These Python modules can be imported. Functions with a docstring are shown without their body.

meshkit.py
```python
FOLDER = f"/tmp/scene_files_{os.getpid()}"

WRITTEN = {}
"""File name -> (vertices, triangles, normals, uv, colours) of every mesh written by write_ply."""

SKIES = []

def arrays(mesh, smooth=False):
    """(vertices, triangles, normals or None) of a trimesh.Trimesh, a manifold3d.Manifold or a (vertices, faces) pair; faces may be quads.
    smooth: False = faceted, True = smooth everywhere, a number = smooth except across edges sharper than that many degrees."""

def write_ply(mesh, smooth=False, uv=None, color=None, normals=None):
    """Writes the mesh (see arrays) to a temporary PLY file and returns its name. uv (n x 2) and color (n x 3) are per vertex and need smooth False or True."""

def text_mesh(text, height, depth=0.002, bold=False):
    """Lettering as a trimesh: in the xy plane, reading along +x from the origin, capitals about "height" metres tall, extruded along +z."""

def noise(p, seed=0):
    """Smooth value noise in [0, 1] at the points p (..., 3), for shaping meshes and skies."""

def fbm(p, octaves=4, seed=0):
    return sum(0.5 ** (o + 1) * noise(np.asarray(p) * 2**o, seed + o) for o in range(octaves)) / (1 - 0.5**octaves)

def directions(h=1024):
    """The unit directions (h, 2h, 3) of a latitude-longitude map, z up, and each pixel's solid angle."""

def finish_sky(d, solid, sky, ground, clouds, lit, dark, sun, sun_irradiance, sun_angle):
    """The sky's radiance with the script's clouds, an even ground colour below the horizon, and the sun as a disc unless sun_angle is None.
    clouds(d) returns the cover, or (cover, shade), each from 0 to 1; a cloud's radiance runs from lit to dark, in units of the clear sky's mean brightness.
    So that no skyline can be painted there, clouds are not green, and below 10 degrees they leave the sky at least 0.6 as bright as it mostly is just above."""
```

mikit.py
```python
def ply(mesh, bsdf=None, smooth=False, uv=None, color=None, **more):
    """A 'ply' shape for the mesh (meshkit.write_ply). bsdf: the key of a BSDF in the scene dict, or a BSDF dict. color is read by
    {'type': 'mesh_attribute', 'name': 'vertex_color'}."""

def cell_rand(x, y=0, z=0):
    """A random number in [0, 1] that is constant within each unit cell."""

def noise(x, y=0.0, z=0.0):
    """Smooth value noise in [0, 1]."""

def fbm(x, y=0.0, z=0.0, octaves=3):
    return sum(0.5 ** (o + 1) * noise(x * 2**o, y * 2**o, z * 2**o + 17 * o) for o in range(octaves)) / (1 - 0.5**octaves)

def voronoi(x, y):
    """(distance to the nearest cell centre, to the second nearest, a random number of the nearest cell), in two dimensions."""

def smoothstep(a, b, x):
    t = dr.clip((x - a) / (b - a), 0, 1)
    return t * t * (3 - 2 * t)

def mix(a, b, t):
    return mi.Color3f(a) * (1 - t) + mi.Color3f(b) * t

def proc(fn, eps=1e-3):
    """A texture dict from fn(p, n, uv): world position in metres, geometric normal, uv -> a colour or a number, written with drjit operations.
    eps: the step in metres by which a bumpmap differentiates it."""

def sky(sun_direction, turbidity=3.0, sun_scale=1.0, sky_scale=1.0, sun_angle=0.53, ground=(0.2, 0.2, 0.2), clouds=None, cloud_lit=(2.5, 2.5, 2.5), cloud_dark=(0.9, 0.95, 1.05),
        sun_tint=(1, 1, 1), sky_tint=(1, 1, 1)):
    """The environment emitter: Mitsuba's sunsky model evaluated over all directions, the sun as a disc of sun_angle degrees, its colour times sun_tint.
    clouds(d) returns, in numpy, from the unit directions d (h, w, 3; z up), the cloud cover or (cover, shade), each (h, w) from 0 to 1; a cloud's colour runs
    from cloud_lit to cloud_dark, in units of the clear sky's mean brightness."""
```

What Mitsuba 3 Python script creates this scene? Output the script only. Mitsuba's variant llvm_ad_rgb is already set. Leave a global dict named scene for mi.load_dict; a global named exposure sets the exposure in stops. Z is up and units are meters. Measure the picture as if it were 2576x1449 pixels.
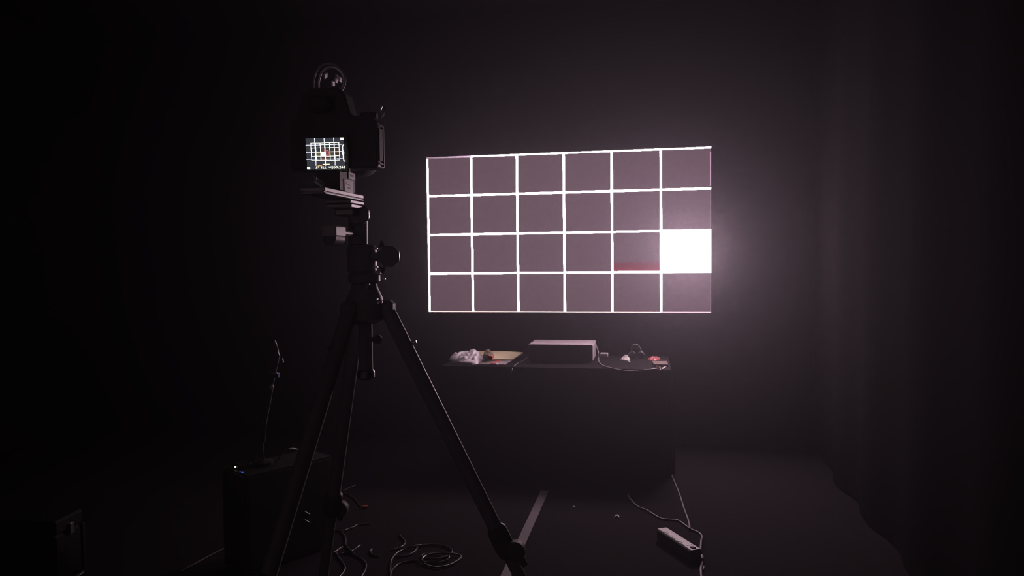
import math, random
import numpy as np, trimesh, manifold3d as m3, mitsuba as mi, mikit, meshkit
from shapely.geometry import Polygon, LineString, box as sbox
T = mi.ScalarTransform4f
random.seed(7)
rng = np.random.default_rng(7)
scene, labels = {}, {}
FZ = 0.136                                     # the floor's height in the survey frame in which things are measured below

# ------------------------------------------------------------------ camera, light level, exposure
exposure = 0.0
WHITE = 260.0                                   # radiance of the television's fully lit square
LINES = 52.0                                    # radiance of its thin white grid lines
TINT = (1.0, 0.71, 0.79)                       # colour of the television's white, as the photograph's exposure shows it
HAZE = 0.15                                    # extinction per metre of the thin dark studio haze
scene['haze'] = {'type': 'homogeneous', 'albedo': {'type': 'rgb', 'value': [0.0425, 0.0412, 0.0470]}, 'sigma_t': HAZE,
                 'phase': {'type': 'hg', 'g': 0.76}}
scene['camera'] = {'type': 'perspective', 'fov': 69.9840, 'fov_axis': 'x', 'near_clip': 0.05, 'far_clip': 60.0,
                   'to_world': T().look_at(origin=list((0.0000, 0.0000, 1.2440)), target=list((-0.1871, 0.9815, 1.2041)), up=list((0.0034, 0.0413, 0.9991))),
                   'medium': {'type': 'ref', 'id': 'haze'}}

# ------------------------------------------------------------------ helpers
def C(*v): return {'type': 'rgb', 'value': list(v)}
def mat(name, color, rough=0.5, metallic=0.0, spec=0.5, **more):
    scene[name] = {'type': 'twosided', 'b': {'type': 'principled', 'base_color': C(*color) if isinstance(color, tuple) else color,
                   'roughness': rough, 'metallic': metallic, 'specular': spec, **more}}
    return name
def cat(meshes): return trimesh.util.concatenate(list(meshes))
def tm(man):
    m = man.to_mesh()
    return trimesh.Trimesh(np.array(m.vert_properties[:, :3]), np.array(m.tri_verts), process=False)
def cbox(lo, hi, b=0.002):
    """A box from corner to corner with chamfered edges."""
    lo, hi = np.minimum(lo, hi).astype(float), np.maximum(lo, hi).astype(float)
    b = min(b, 0.45 * (hi - lo).min())
    pts = []
    for s in np.ndindex(2, 2, 2):
        c = np.where(s, hi, lo); d = np.where(s, -b, b)
        for k in range(3):
            p = c + d; p[k] = c[k]; pts.append(p)
    return tm(m3.Manifold.hull_points(np.array(pts)))
def turn(mesh, axis, deg, at=(0, 0, 0)):
    mesh.apply_transform(trimesh.transformations.rotation_matrix(math.radians(deg), axis, at)); return mesh
def frame(d):
    d = np.asarray(d, float) / np.linalg.norm(d)
    a = np.cross(d, [0, 0, 1] if abs(d[2]) < 0.9 else [1, 0, 0]); a /= np.linalg.norm(a)
    return a, np.cross(d, a), d
def lathe(p0, d, profile, n=28, lobes=0, depth=0.0):
    """Turned body: profile [(r, h), ...] about the line from p0 along d; lobes scallops the radius."""
    a, b, d = frame(d); p0 = np.asarray(p0, float)
    th = np.arange(n) * 2 * np.pi / n
    k = 1 - depth * (0.5 + 0.5 * np.cos(lobes * th)) if lobes else np.ones(n)
    v = [p0 + d * profile[0][1]]
    for r, h in profile:
        v += list(p0 + d * h + r * k[:, None] * (np.cos(th)[:, None] * a + np.sin(th)[:, None] * b))
    v.append(p0 + d * profile[-1][1])
    f, m = [], len(profile)
    for i in range(n):
        j = (i + 1) % n
        f.append((0, 1 + j, 1 + i)); f.append((1 + m * n, 1 + (m - 1) * n + i, 1 + (m - 1) * n + j))
        for q in range(m - 1):
            o = 1 + q * n
            f += [(o + i, o + j, o + n + j), (o + i, o + n + j, o + n + i)]
    mesh = trimesh.Trimesh(np.array(v), np.array(f), process=False)
    if mesh.volume < 0: mesh.invert()
    return mesh
def rod(p0, p1, r, r1=None, n=20, b=0.15):
    p0, p1 = np.asarray(p0, float), np.asarray(p1, float)
    L = np.linalg.norm(p1 - p0); r1 = r if r1 is None else r1; e = min(b * r, 0.2 * L)
    return lathe(p0, p1 - p0, [(r - e, 0), (r, e), (r1, L - e), (r1 - e, L)], n)
def spline(pts, step=0.006):
    p = np.asarray(pts, float)
    if len(p) == 2: p = np.vstack([p[0], p.mean(0), p[1]])
    q = np.vstack([2 * p[0] - p[1], p, 2 * p[-1] - p[-2]])
    out = []
    for i in range(1, len(q) - 2):
        a, b, c, d = q[i - 1:i + 3]
        n = max(2, int(np.linalg.norm(c - b) / step))
        t = (np.arange(n) / n)[:, None]
        out.append(0.5 * (2 * b + (c - a) * t + (2 * a - 5 * b + 4 * c - d) * t ** 2 + (3 * b - a - 3 * c + d) * t ** 3))
    return np.vstack(out + [p[-1:]])
def tube(pts, r, n=8, step=0.006, smooth=True):
    p = spline(pts, step) if smooth else np.asarray(pts, float)
    t = np.gradient(p, axis=0); t /= np.linalg.norm(t, axis=1, keepdims=True) + 1e-12
    a = frame(t[0])[0]; rings = []
    th = np.arange(n) * 2 * np.pi / n
    for i in range(len(p)):
        a = a - t[i] * (a @ t[i]); a /= np.linalg.norm(a); b = np.cross(t[i], a)
        rings.append(p[i] + r * (np.cos(th)[:, None] * a + np.sin(th)[:, None] * b))
    v = np.vstack(rings + [p[:1], p[-1:]]); f = []
    m = len(p)
    for i in range(m - 1):
        for k in range(n):
            j = (k + 1) % n; o = i * n
            f += [(o + k, o + j, o + n + j), (o + k, o + n + j, o + n + k)]
    for k in range(n):
        j = (k + 1) % n
        f += [(m * n, j, k), (m * n + 1, (m - 1) * n + k, (m - 1) * n + j)]
    mesh = trimesh.Trimesh(v, np.array(f), process=False)
    if mesh.volume < 0: mesh.invert()
    return mesh
def extrude(poly, depth, origin, u, v, b=0.0):
    """Polygon in the plane (u, v) at origin, extruded along u x v; b chamfers both rims."""
    u, v = np.asarray(u, float), np.asarray(v, float); w = np.cross(u, v)
    def slab(pg, h0, h1):
        m = trimesh.creation.extrude_polygon(pg, h1 - h0, engine='earcut'); m.vertices[:, 2] += h0; return m
    parts = [slab(poly, b, depth - b)]
    if b:
        parts += [slab(poly.buffer(-b), 0, b * 1.01), slab(poly.buffer(-b), depth - b * 1.01, depth)]
    m = cat(parts)
    M = np.eye(4); M[:3, 0], M[:3, 1], M[:3, 2], M[:3, 3] = u, v, w, origin
    m.apply_transform(M)
    return m
def obj(key, mesh, bsdf, smooth=35, raw=False, **more):
    if not raw:
        mesh = mesh.copy(); mesh.apply_translation([0, 0, -FZ])
    k, n = key, 0
    while k in scene: n += 1; k = f'{key}_{n:03d}'
    scene[k] = mikit.ply(mesh, bsdf, smooth=smooth, **more)
    return k
def free(key):
    k, n = key, 0
    while any(s == k or s.startswith(k + '__') for s in list(scene) + list(labels)): n += 1; k = f'{key}_{n:03d}'
    return k
def tag(key, label, category=None, group=None, kind=None):
    labels[key] = {'label': label}
    if category: labels[key]['category'] = category
    if group: labels[key]['group'] = group
    if kind: labels[key]['kind'] = kind
    return key
def struct(key, mesh, bsdf, label, smooth=35):
    k = obj(key, mesh, bsdf, smooth, raw=True); labels[k] = {'kind': 'structure', 'label': label}; return k
def glow(key, mesh, rgb, weight=0.02):
    k = obj(key, mesh, 'screen_glass', False)
    scene[k]['emitter'] = {'type': 'area', 'radiance': C(*map(float, rgb)), 'sampling_weight': float(weight)}
    return k
def quad(p00, p10, p11, p01):
    return trimesh.Trimesh(np.array([p00, p10, p11, p01], float), np.array([[0, 1, 2], [0, 2, 3]]), process=False)

# ------------------------------------------------------------------ materials
def wall_paint(p, n, uv):
    return mikit.mix((0.005, 0.0047, 0.005), (0.008, 0.0074, 0.008), mikit.fbm(p.x * 3, p.y * 3, p.z * 3))
def floor_paint(p, n, uv):
    a = mikit.fbm(p.x * 1.7, p.y * 1.7, 0.3, 4); b = mikit.noise(p.x * 60, p.y * 60)
    return mikit.mix((0.0135, 0.0117, 0.0134), (0.0200, 0.0175, 0.0196), a * 0.75 + b * 0.25)
def cloth_weave(p, n, uv):
    return mikit.mix((0.0065, 0.006, 0.0066), (0.0115, 0.0106, 0.0116), mikit.noise(p.x * 300, p.y * 300, p.z * 300))
mat('black_wall', mikit.proc(wall_paint), 0.8, spec=0.06)
scene['side_panel'] = {'type': 'twosided', 'b': {'type': 'diffuse', 'reflectance': C(0.006, 0.0055, 0.0058)}}
scene['studio_floor'] = {'type': 'twosided', 'b': {'type': 'diffuse', 'reflectance': mikit.proc(floor_paint)}}
mat('black_cloth', mikit.proc(cloth_weave), 0.95, spec=0.03)
scene['black_curtain'] = {'type': 'twosided', 'b': {'type': 'diffuse', 'reflectance': C(0.0055, 0.0052, 0.0057)}}
mat('screen_glass', (0.02, 0.02, 0.02), 0.35)
mat('black_plastic', (0.022, 0.022, 0.023), 0.42)
mat('rubber_black', (0.11, 0.105, 0.11), 0.6, spec=0.2)
mat('satin_black', (0.21, 0.20, 0.215), 0.5, spec=0.12)
mat('knob_black', (0.15, 0.145, 0.15), 0.32, spec=0.5)
mat('grip_grey', (0.55, 0.54, 0.55), 0.5)
mat('case_black', (0.007, 0.007, 0.0072), 0.6, spec=0.08)
mat('pale_wall', (0.86, 0.83, 0.85), 0.8, spec=0.1)
mat('camera_black', (0.13, 0.125, 0.135), 0.5, spec=0.15)
mat('grey_metal', (0.42, 0.42, 0.43), 0.42, 0.9)
mat('dark_metal', (0.16, 0.16, 0.17), 0.38, 0.9)
mat('chrome', (0.75, 0.74, 0.74), 0.28, 1.0)
mat('sticker_white', (0.86, 0.84, 0.84), 0.45)
mat('ink', (0.05, 0.04, 0.04), 0.6)
mat('box_metal', (0.30, 0.27, 0.285), 0.5)
mat('bag_plastic', (0.80, 0.77, 0.82), 0.38)
mat('manila', (0.56, 0.51, 0.32), 0.7)
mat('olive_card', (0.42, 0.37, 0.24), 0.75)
mat('red_print', (0.50, 0.075, 0.07), 0.5)
mat('brown_paper', (0.20, 0.165, 0.12), 0.8, spec=0.1)
mat('red_foil', (0.25, 0.055, 0.06), 0.4, spec=0.3)
mat('grey_print', (0.32, 0.30, 0.29), 0.45)
mat('pale_plastic', (0.62, 0.60, 0.58), 0.45)
mat('tissue', (0.42, 0.42, 0.40), 0.8)
mat('tan_leather', (0.105, 0.078, 0.072), 0.8, spec=0.08)
mat('pink_plastic', (0.75, 0.45, 0.38), 0.45)
mat('white_tape', (0.125, 0.117, 0.123), 0.7, spec=0.15)
mat('cable_grey', (0.165, 0.16, 0.158), 0.45)
mat('cable_black', (0.05, 0.048, 0.046), 0.28)
mat('strip_grey', (0.095, 0.09, 0.093), 0.55)
mat('blue_plastic', (0.02, 0.05, 0.20), 0.4)
mat('red_plastic', (0.35, 0.08, 0.05), 0.45)
mat('tower_black', (0.010, 0.010, 0.0105), 0.55, spec=0.12)
mat('scrap_white', (0.75, 0.73, 0.72), 0.7)

# ------------------------------------------------------------------ the studio
XL, XR, YF, YB, ZC = -4.2, 1.02, -1.6, 4.94, 2.9
struct('floor', cbox((XL - .1, YF - .1, -.1), (XR + .25, YB + .1, 0), .001), 'studio_floor', 'dark grey studio floor', False)
struct('wall_back', cbox((XL - .1, YB, 0), (XR + .25, YB + .1, ZC), .001), 'black_wall', 'black painted wall behind the television', False)
struct('wall_right', cbox((XR, YF, 0), (XR + .1, YB, ZC), .001), 'side_panel', 'black painted side wall on the right', False)
struct('wall_left', cbox((XL - .1, YF, 0), (XL, YB, ZC), .001), 'black_wall', 'black wall in the dark on the left', False)
struct('wall_front', cbox((XL - .1, YF - .1, 0), (XR + .25, YF, ZC), .001), 'pale_wall', 'pale wall opposite the television', False)
struct('ceiling', cbox((XL - .1, YF - .1, ZC), (XR + .25, YB + .1, ZC + .1), .001), 'black_wall', 'black studio ceiling', False)

def curtain(y0, y1, x, z0, z1, n=260, fold=0.020, waves=8):
    s = np.linspace(0, 1, n); zz = np.linspace(z0, z1, 14)
    v = []
    for q, z in enumerate(zz):
        k = (z1 - z) / (z1 - z0)
        a = fold * (0.55 + 0.45 * k)
        ph = 2 * np.pi * waves * s + 0.8 * np.sin(5 * s + 1.0) + 0.25 * k * np.sin(13 * s)
        v.append(np.stack([x - a - a * np.sin(ph) * 0.95, y0 + (y1 - y0) * s + 0.2 * a * np.sin(2 * ph), np.full(n, z)], 1))
    v = np.vstack(v); i, j = np.meshgrid(np.arange(13), np.arange(n - 1), indexing='ij'); o = (i * n + j).ravel()
    f = np.vstack([np.stack([o, o + 1, o + n + 1], 1), np.stack([o, o + n + 1, o + n], 1)])
    back = v + [0.004, 0, 0]
    return trimesh.Trimesh(np.vstack([v, back]), np.vstack([f, f[:, ::-1] + len(v)]), process=False)
k = free('stage_curtain')
obj(k + '__cloth', curtain(4.23, -0.4, XR - .012, 0.012, 2.72), 'black_curtain', True, raw=True)
obj(k + '__rail', rod((XR - .045, 4.26, 2.735), (XR - .045, -0.45, 2.735), .012), 'case_black', raw=True)
tag(k, 'black pleated curtain hanging along the right hand side wall', 'curtain')

# ------------------------------------------------------------------ television showing the test grid
TX0, TX1, TZ0, TZ1, TY = -1.516, 0.379, 1.017, 2.083, 4.863
TW, TH = TX1 - TX0, TZ1 - TZ0
k = 'television'
bz = 0.011
outer = sbox(TX0 - bz, TZ0 - bz, TX1 + bz, TZ1 + bz).buffer(-.004).buffer(.004)
obj(k + '__frame', extrude(outer.difference(sbox(TX0 - .001, TZ0 - .001, TX1 + .001, TZ1 + .001)), .030, (0, TY + .026, 0), (1, 0, 0), (0, 0, 1), .001), 'black_plastic', 30)
obj(k + '__back', cat([cbox((TX0 + .0, TY + .006, TZ0), (TX1, TY + .028, TZ1), .003), cbox((TX0 + .35, TY + .026, TZ0 + .18), (TX1 - .35, TY + .050, TZ1 - .25), .008)]), 'black_plastic')
obj(k + '__wall_bracket', cat([cbox((TX0 + .7, TY + .049, TZ0 + .35), (TX1 - .7, YB, TZ1 - .35), .003)]), 'dark_metal')
def tvq(u0, v0, u1, v1, lift):
    """Rectangle on the screen; u to the right, v up, both in screen widths and heights."""
    y = TY - lift
    return quad((TX0 + u0 * TW, y, TZ0 + v0 * TH), (TX0 + u1 * TW, y, TZ0 + v0 * TH), (TX0 + u1 * TW, y, TZ0 + v1 * TH), (TX0 + u0 * TW, y, TZ0 + v1 * TH))
DIM = (0.215, 0.128, 0.165)
s = glow(k + '__screen', tvq(0, 0, 1, 1, 0), DIM, 1.0)
W3 = tuple(LINES * c for c in TINT)
SQ = tuple(WHITE * c for c in TINT)
lw, lh = 0.0170 / TW, 0.0160 / TH
for c in range(1, 6):
    glow(s + '__grid_line', tvq(c / 6 - lw / 2, 0, c / 6 + lw / 2, 1, .0004), W3, .5)
for r in range(1, 4):
    glow(s + '__grid_line', tvq(0, r / 4 - lh / 2, 1, r / 4 + lh / 2, .0006), W3, .8)
glow(s + '__edge_line', tvq(0, 0, .0145 / TW, 1, .0008), W3, .5)                            # left edge, full white
glow(s + '__edge_line', tvq(1 / 6, 1 - .0125 / TH, 1, 1, .0009), W3, .5)                     # top edge
for q in range(6):                                                                           # its pale start
    glow(s + '__edge_line', tvq((q / 6) / 6, 1 - (.009 + .0006 * q) / TH, ((q + 1) / 6) / 6, 1, .0009), tuple(x * (0.9 + 0.3 * q) for x in (.75, .50, .66)), .05)
glow(s + '__edge_line', tvq(0, 0, 5 / 6, .0085 / TH, .0009), (3.2, 2.2, 2.0), .15)          # bottom edge, dim
glow(s + '__edge_line', tvq(5 / 6, 0, 1, .010 / TH, .0009), (2.0, 1.36, 1.6), .05)
glow(s + '__edge_line', tvq(1 - .008 / TW, .765, 1, .97, .0009), (1.15, .62, .98), .05)       # right edge, faint pink
glow(s + '__edge_line', tvq(1 - .006 / TW, .51, 1, .735, .0009), (.55, .34, .45), .05)
glow(s + '__edge_line', tvq(1 - .006 / TW, .0, 1, .24, .0009), (.42, .27, .35), .05)
sq = glow(s + '__white_square', tvq(5 / 6, .25, 1, .50 + .004, .0011), SQ, 11.0)
tag(sq, 'fully lit white grid square')
rb = glow(s + '__red_band', tvq(4 / 6 + lw * .55, .2585, 5 / 6 - lw * .55, .273, .0003), (.42, .045, .075), .05)
rc = glow(s + '__red_band', tvq(4 / 6 + lw * .55, .273, 5 / 6 - lw * .55, .3115, .0003), (.29, .045, .078), .05)
tag(rb, 'bright red band at the foot of one grid square'); tag(rc, 'dull red band at the foot of one grid square')
tag(k, 'large wall mounted television showing a white grid with one lit square', 'television')

# ------------------------------------------------------------------ table under a black cloth
AX0, AX1, AY0, AY1, AZ = -1.250, 0.110, 4.225, 4.825, 0.740
k = 'folding_table'
obj(k + '__tabletop', cbox((AX0 + .01, AY0 + .01, AZ - .035), (AX1 - .01, AY1 - .01, AZ - .008), .004), 'pale_plastic')
for x in (AX0 + .08, AX1 - .08):
    for y in (AY0 + .07, AY1 - .07):
        obj(k + '__leg', rod((x, y, FZ), (x, y, AZ - .035), .014), 'grey_metal')
tag(k, 'folding table hidden beneath the black cloth under the television', 'table')
def tablecloth():
    per = []
    n1, n2 = 90, 42
    for i in range(n1): per.append((AX0 + (AX1 - AX0) * i / n1, AY0, 0, -1))
    for i in range(n2): per.append((AX1, AY0 + (AY1 - AY0) * i / n2, 1, 0))
    for i in range(n1): per.append((AX1 - (AX1 - AX0) * i / n1, AY1, 0, 1))
    for i in range(n2): per.append((AX0, AY1 - (AY1 - AY0) * i / n2, -1, 0))
    per = np.array(per); n = len(per); s = np.arange(n) / n
    cx, cy = (AX0 + AX1) / 2, (AY0 + AY1) / 2
    wave = np.sin(2 * np.pi * 23 * s + 1.2 * np.sin(2 * np.pi * 3 * s)) * 0.6 + 0.4 * np.sin(2 * np.pi * 37 * s + 2)
    rows, zs = [], [0.0, 0.006, .02, .06, .12, .18, .26, .34, .42, .50, .56, .6005]
    top = lambda k_: np.stack([cx + (per[:, 0] - cx) * k_, cy + (per[:, 1] - cy) * k_, np.full(n, AZ)], 1)
    for k_ in (0.2, 0.4, 0.6, 0.8, 0.93, 0.985): rows.append(top(k_))
    for q, d in enumerate(zs):
        amp = 0.0 if d < .01 else 0.004 + 0.020 * min(1, d / .5)
        out = -0.006 if d == 0 else 0.0
        off = out + (0.5 + 0.5 * wave) * amp
        back = np.where((per[:, 3] > 0) | (per[:, 2] > 0), 0.1, 1.0)
        rows.append(np.stack([per[:, 0] + per[:, 2] * off, per[:, 1] + per[:, 3] * off * back, np.full(n, AZ - d) + 0.0015 * wave * (d > .05) * (d < .58)], 1))
    v = np.vstack([[[cx, cy, AZ]]] + rows); f = []
    for i in range(n): f.append((0, 1 + i, 1 + (i + 1) % n))
    for r in range(len(rows) - 1):
        o = 1 + r * n
        for i in range(n):
            j = (i + 1) % n; f += [(o + i, o + n + i, o + n + j), (o + i, o + n + j, o + j)]
    return trimesh.Trimesh(v, np.array(f), process=False)
obj('tablecloth', tablecloth(), 'black_cloth', 50)
tag('tablecloth', 'black cloth draped over the table to the floor under the television', 'tablecloth')

# ------------------------------------------------------------------ things on the table
# equipment box with a seam across its top
k = 'equipment_box'
bx0, bx1, by0, by1, bz0, bz1 = -.749, -.352, 4.450, 4.712, AZ + .010, .850
obj(k + '__case', cbox((bx0, by0, bz0), (bx1, by1, bz1 - .004), .003), 'box_metal')
ym = by0 + .47 * (by1 - by0)
obj(k + '__lid_panel', cbox((bx0, by0 - .001, bz1 - .0045), (bx1, ym - .003, bz1), .0015), 'box_metal')
obj(k + '__lid_panel', cbox((bx0, ym + .003, bz1 - .0045), (bx1, by1, bz1), .0015), 'box_metal')
obj(k + '__front_panel', cbox((bx0 + .001, by0 - .003, bz0 + .001), (bx1 - .001, by0 + .001, bz1 - .0055), .001), 'black_plastic')
for x in (bx0 + .04, bx1 - .04):
    for y in (by0 + .03, by1 - .03):
        obj(k + '__foot', rod((x, y, AZ), (x, y, bz0), .014), 'rubber_black')
tag(k, 'low metal equipment box in the middle of the black table', 'equipment box')

# crumpled plastic bag
def crumple(outline, z0, height, ridges, seed, res=34, power=0.8, sharp=1.0):
    """A creased heap over the outline (metres, counted round the foot)."""
    o = np.asarray(outline, float); n = 96
    c = o.mean(0)
    per = spline(np.vstack([np.c_[o, np.zeros(len(o))], [[*o[0], 0]]]), .004)[:, :2]
    per = per[np.linspace(0, len(per) - 1, n + 1).astype(int)[:-1]]
    v, rr = [[c[0], c[1], 0]], np.linspace(0, 1, res + 1)[1:]
    for r in rr: v += list(np.c_[c + (per - c) * r, np.full(n, r)])
    v = np.array(v); r = v[:, 2].copy(); r[0] = 0
    rs = np.random.default_rng(seed)
    p = v[:, :2] * ridges
    p = p + 0.55 * np.c_[meshkit.noise(np.c_[p * 0.5, r * 0 + seed], seed), meshkit.noise(np.c_[p * 0.5, r * 0 + seed + 7], seed + 1)]
    fold = np.zeros(len(v))
    for q in range(9):
        an, fr, ph = rs.uniform(0, np.pi), rs.uniform(.14, .60) * (1 + .12 * q), rs.uniform(0, 1)
        w = (p @ [np.cos(an), np.sin(an)]) * fr + ph
        fold += np.abs((w % 1.0) - 0.5) * 2 * rs.uniform(.6, 1.2) / (1 + .30 * q)
    fold = (fold - fold.min()) / (fold.max() - fold.min())
    h = height * (1 - r ** 2.4) ** power * (0.42 + 0.58 * sharp * fold + (1 - sharp) * 0.3)
    v[:, 2] = z0 + np.maximum(h, 0) + .0008
    f = [(0, 1 + i, 1 + (i + 1) % n) for i in range(n)]
    for q in range(res - 1):
        a = 1 + q * n
        for i in range(n):
            j = (i + 1) % n; f += [(a + i, a + n + i, a + n + j), (a + i, a + n + j, a + j)]
    b = len(v); v = np.vstack([v, [[c[0], c[1], z0]]]); a = 1 + (res - 1) * n
    f += [(b, a + (i + 1) % n, a + i) for i in range(n)]
    m = trimesh.Trimesh(v, np.array(f), process=False)
    if m.volume < 0: m.invert()
    return m
bag_out = [p[:2] for p in [(-1.2707, 4.4953, 0.7420), (-1.1777, 4.3444, 0.7420), (-1.0826, 4.2870, 0.7420), (-1.0315, 4.3435, 0.7420), (-1.0272, 4.4669, 0.7420), (-1.0767, 4.5914, 0.7420), (-1.1389, 4.6623, 0.7420), (-1.2203, 4.6537, 0.7420)]]
obj('plastic_bag', crumple(bag_out, AZ, .072, 34, 3, res=44, power=.62), 'bag_plastic', 12)
tag('plastic_bag', 'crumpled pale plastic bag at the left end of the table', 'bag')

# open envelope: a bent sheet with thickness
def sheet(corners, t, sag, n=14):
    p = np.asarray(corners, float); u, w = np.meshgrid(np.linspace(0, 1, n), np.linspace(0, 1, n), indexing='ij')
    u, w = u[..., None], w[..., None]
    v = (1 - u) * (1 - w) * p[0] + u * (1 - w) * p[1] + u * w * p[2] + (1 - u) * w * p[3]
    v[..., 2] += (sag * np.sin(np.pi * u) * (0.4 + 0.6 * w) + 0.3 * sag * np.sin(5 * u + 3 * w))[..., 0]
    top = v.reshape(-1, 3); bot = top.copy(); bot[:, 2] -= t
    i, j = np.meshgrid(np.arange(n - 1), np.arange(n - 1), indexing='ij'); o = (i * n + j).ravel()
    q = np.vstack([np.stack([o, o + n, o + n + 1], 1), np.stack([o, o + n + 1, o + 1], 1)])
    edge = [i * n for i in range(n)] + [(n - 1) * n + j for j in range(1, n)] + [i * n + n - 1 for i in range(n - 2, -1, -1)] + [j for j in range(n - 2, 0, -1)]
    m = len(top); s_ = []
    for a, b in zip(edge, edge[1:] + edge[:1]): s_ += [(a, a + m, b + m), (a, b + m, b)]
    mesh = trimesh.Trimesh(np.vstack([top, bot]), np.vstack([q, q[:, ::-1] + m, np.array(s_)]), process=False)
    if mesh.volume < 0: mesh.invert()
    return mesh
env = [(-0.9968, 4.4343, 0.7520), (-0.8559, 4.4767, 0.7520), (-0.8170, 4.6460, 0.7720), (-1.1333, 4.6854, 0.7720)]
k = 'paper_envelope'
obj(k + '__body', sheet(env, .006, .006), 'manila', 40)
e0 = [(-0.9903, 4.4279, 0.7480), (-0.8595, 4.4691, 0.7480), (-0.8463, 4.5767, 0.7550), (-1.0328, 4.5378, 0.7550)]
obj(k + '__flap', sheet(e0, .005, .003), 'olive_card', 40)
tag(k + '__flap', 'shaded olive flap under the front edge')
tag(k, 'open manila envelope lying behind the plastic bag on the table', 'envelope')
k = 'magazine'
mg = [(-1.0312, 4.3211, 0.7440), (-0.8699, 4.3054, 0.7440), (-0.8567, 4.5074, 0.7440), (-1.0064, 4.5002, 0.7440)]
obj(k + '__cover', sheet(mg, .0035, .0006), 'grey_print', 40)
ms = [(-0.9643, 4.3216, 0.7462), (-0.9370, 4.3213, 0.7462), (-0.9199, 4.4665, 0.7462), (-0.9455, 4.4673, 0.7462)]
obj(k + '__red_stripe', sheet(ms, .0012, .0005), 'red_print', 40)
tag(k, 'grey magazine with a slanting red stripe, under the manila envelope', 'magazine')
pk = [p[:2] for p in [(-1.0227, 4.3719, 0.7750), (-0.9776, 4.3496, 0.7750), (-0.9673, 4.4518, 0.7750), (-1.0155, 4.5428, 0.7750), (-1.0492, 4.5197, 0.7750)]]
obj('paper_packet', crumple(pk, .766, .052, 42, 8, res=18, power=.5), 'brown_paper', 20)
tag('paper_packet', 'small brown crumpled packet standing on the manila envelope', 'packet')
rx = (-0.9626, 4.3155, 0.7750)
obj('red_box', turn(cbox((rx[0] - .014, rx[1] - .004, .769), (rx[0] + .014, rx[1] + .02, .793), .002), (0, 1, 0), 8, rx), 'red_print')
tag('red_box', 'tiny red carton beside the brown packet on the envelope', 'box')
bp = (-1.0041, 4.4334, 0.7570)
obj('bottle_cap', lathe((-0.9214, 4.2940, 0.7400), (0, 0, 1), [(.007, 0), (.0105, .002), (.0112, .006), (.0098, .010), (.006, .0128), (.002, .0136)], 22), 'scrap_white', 60)
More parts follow.
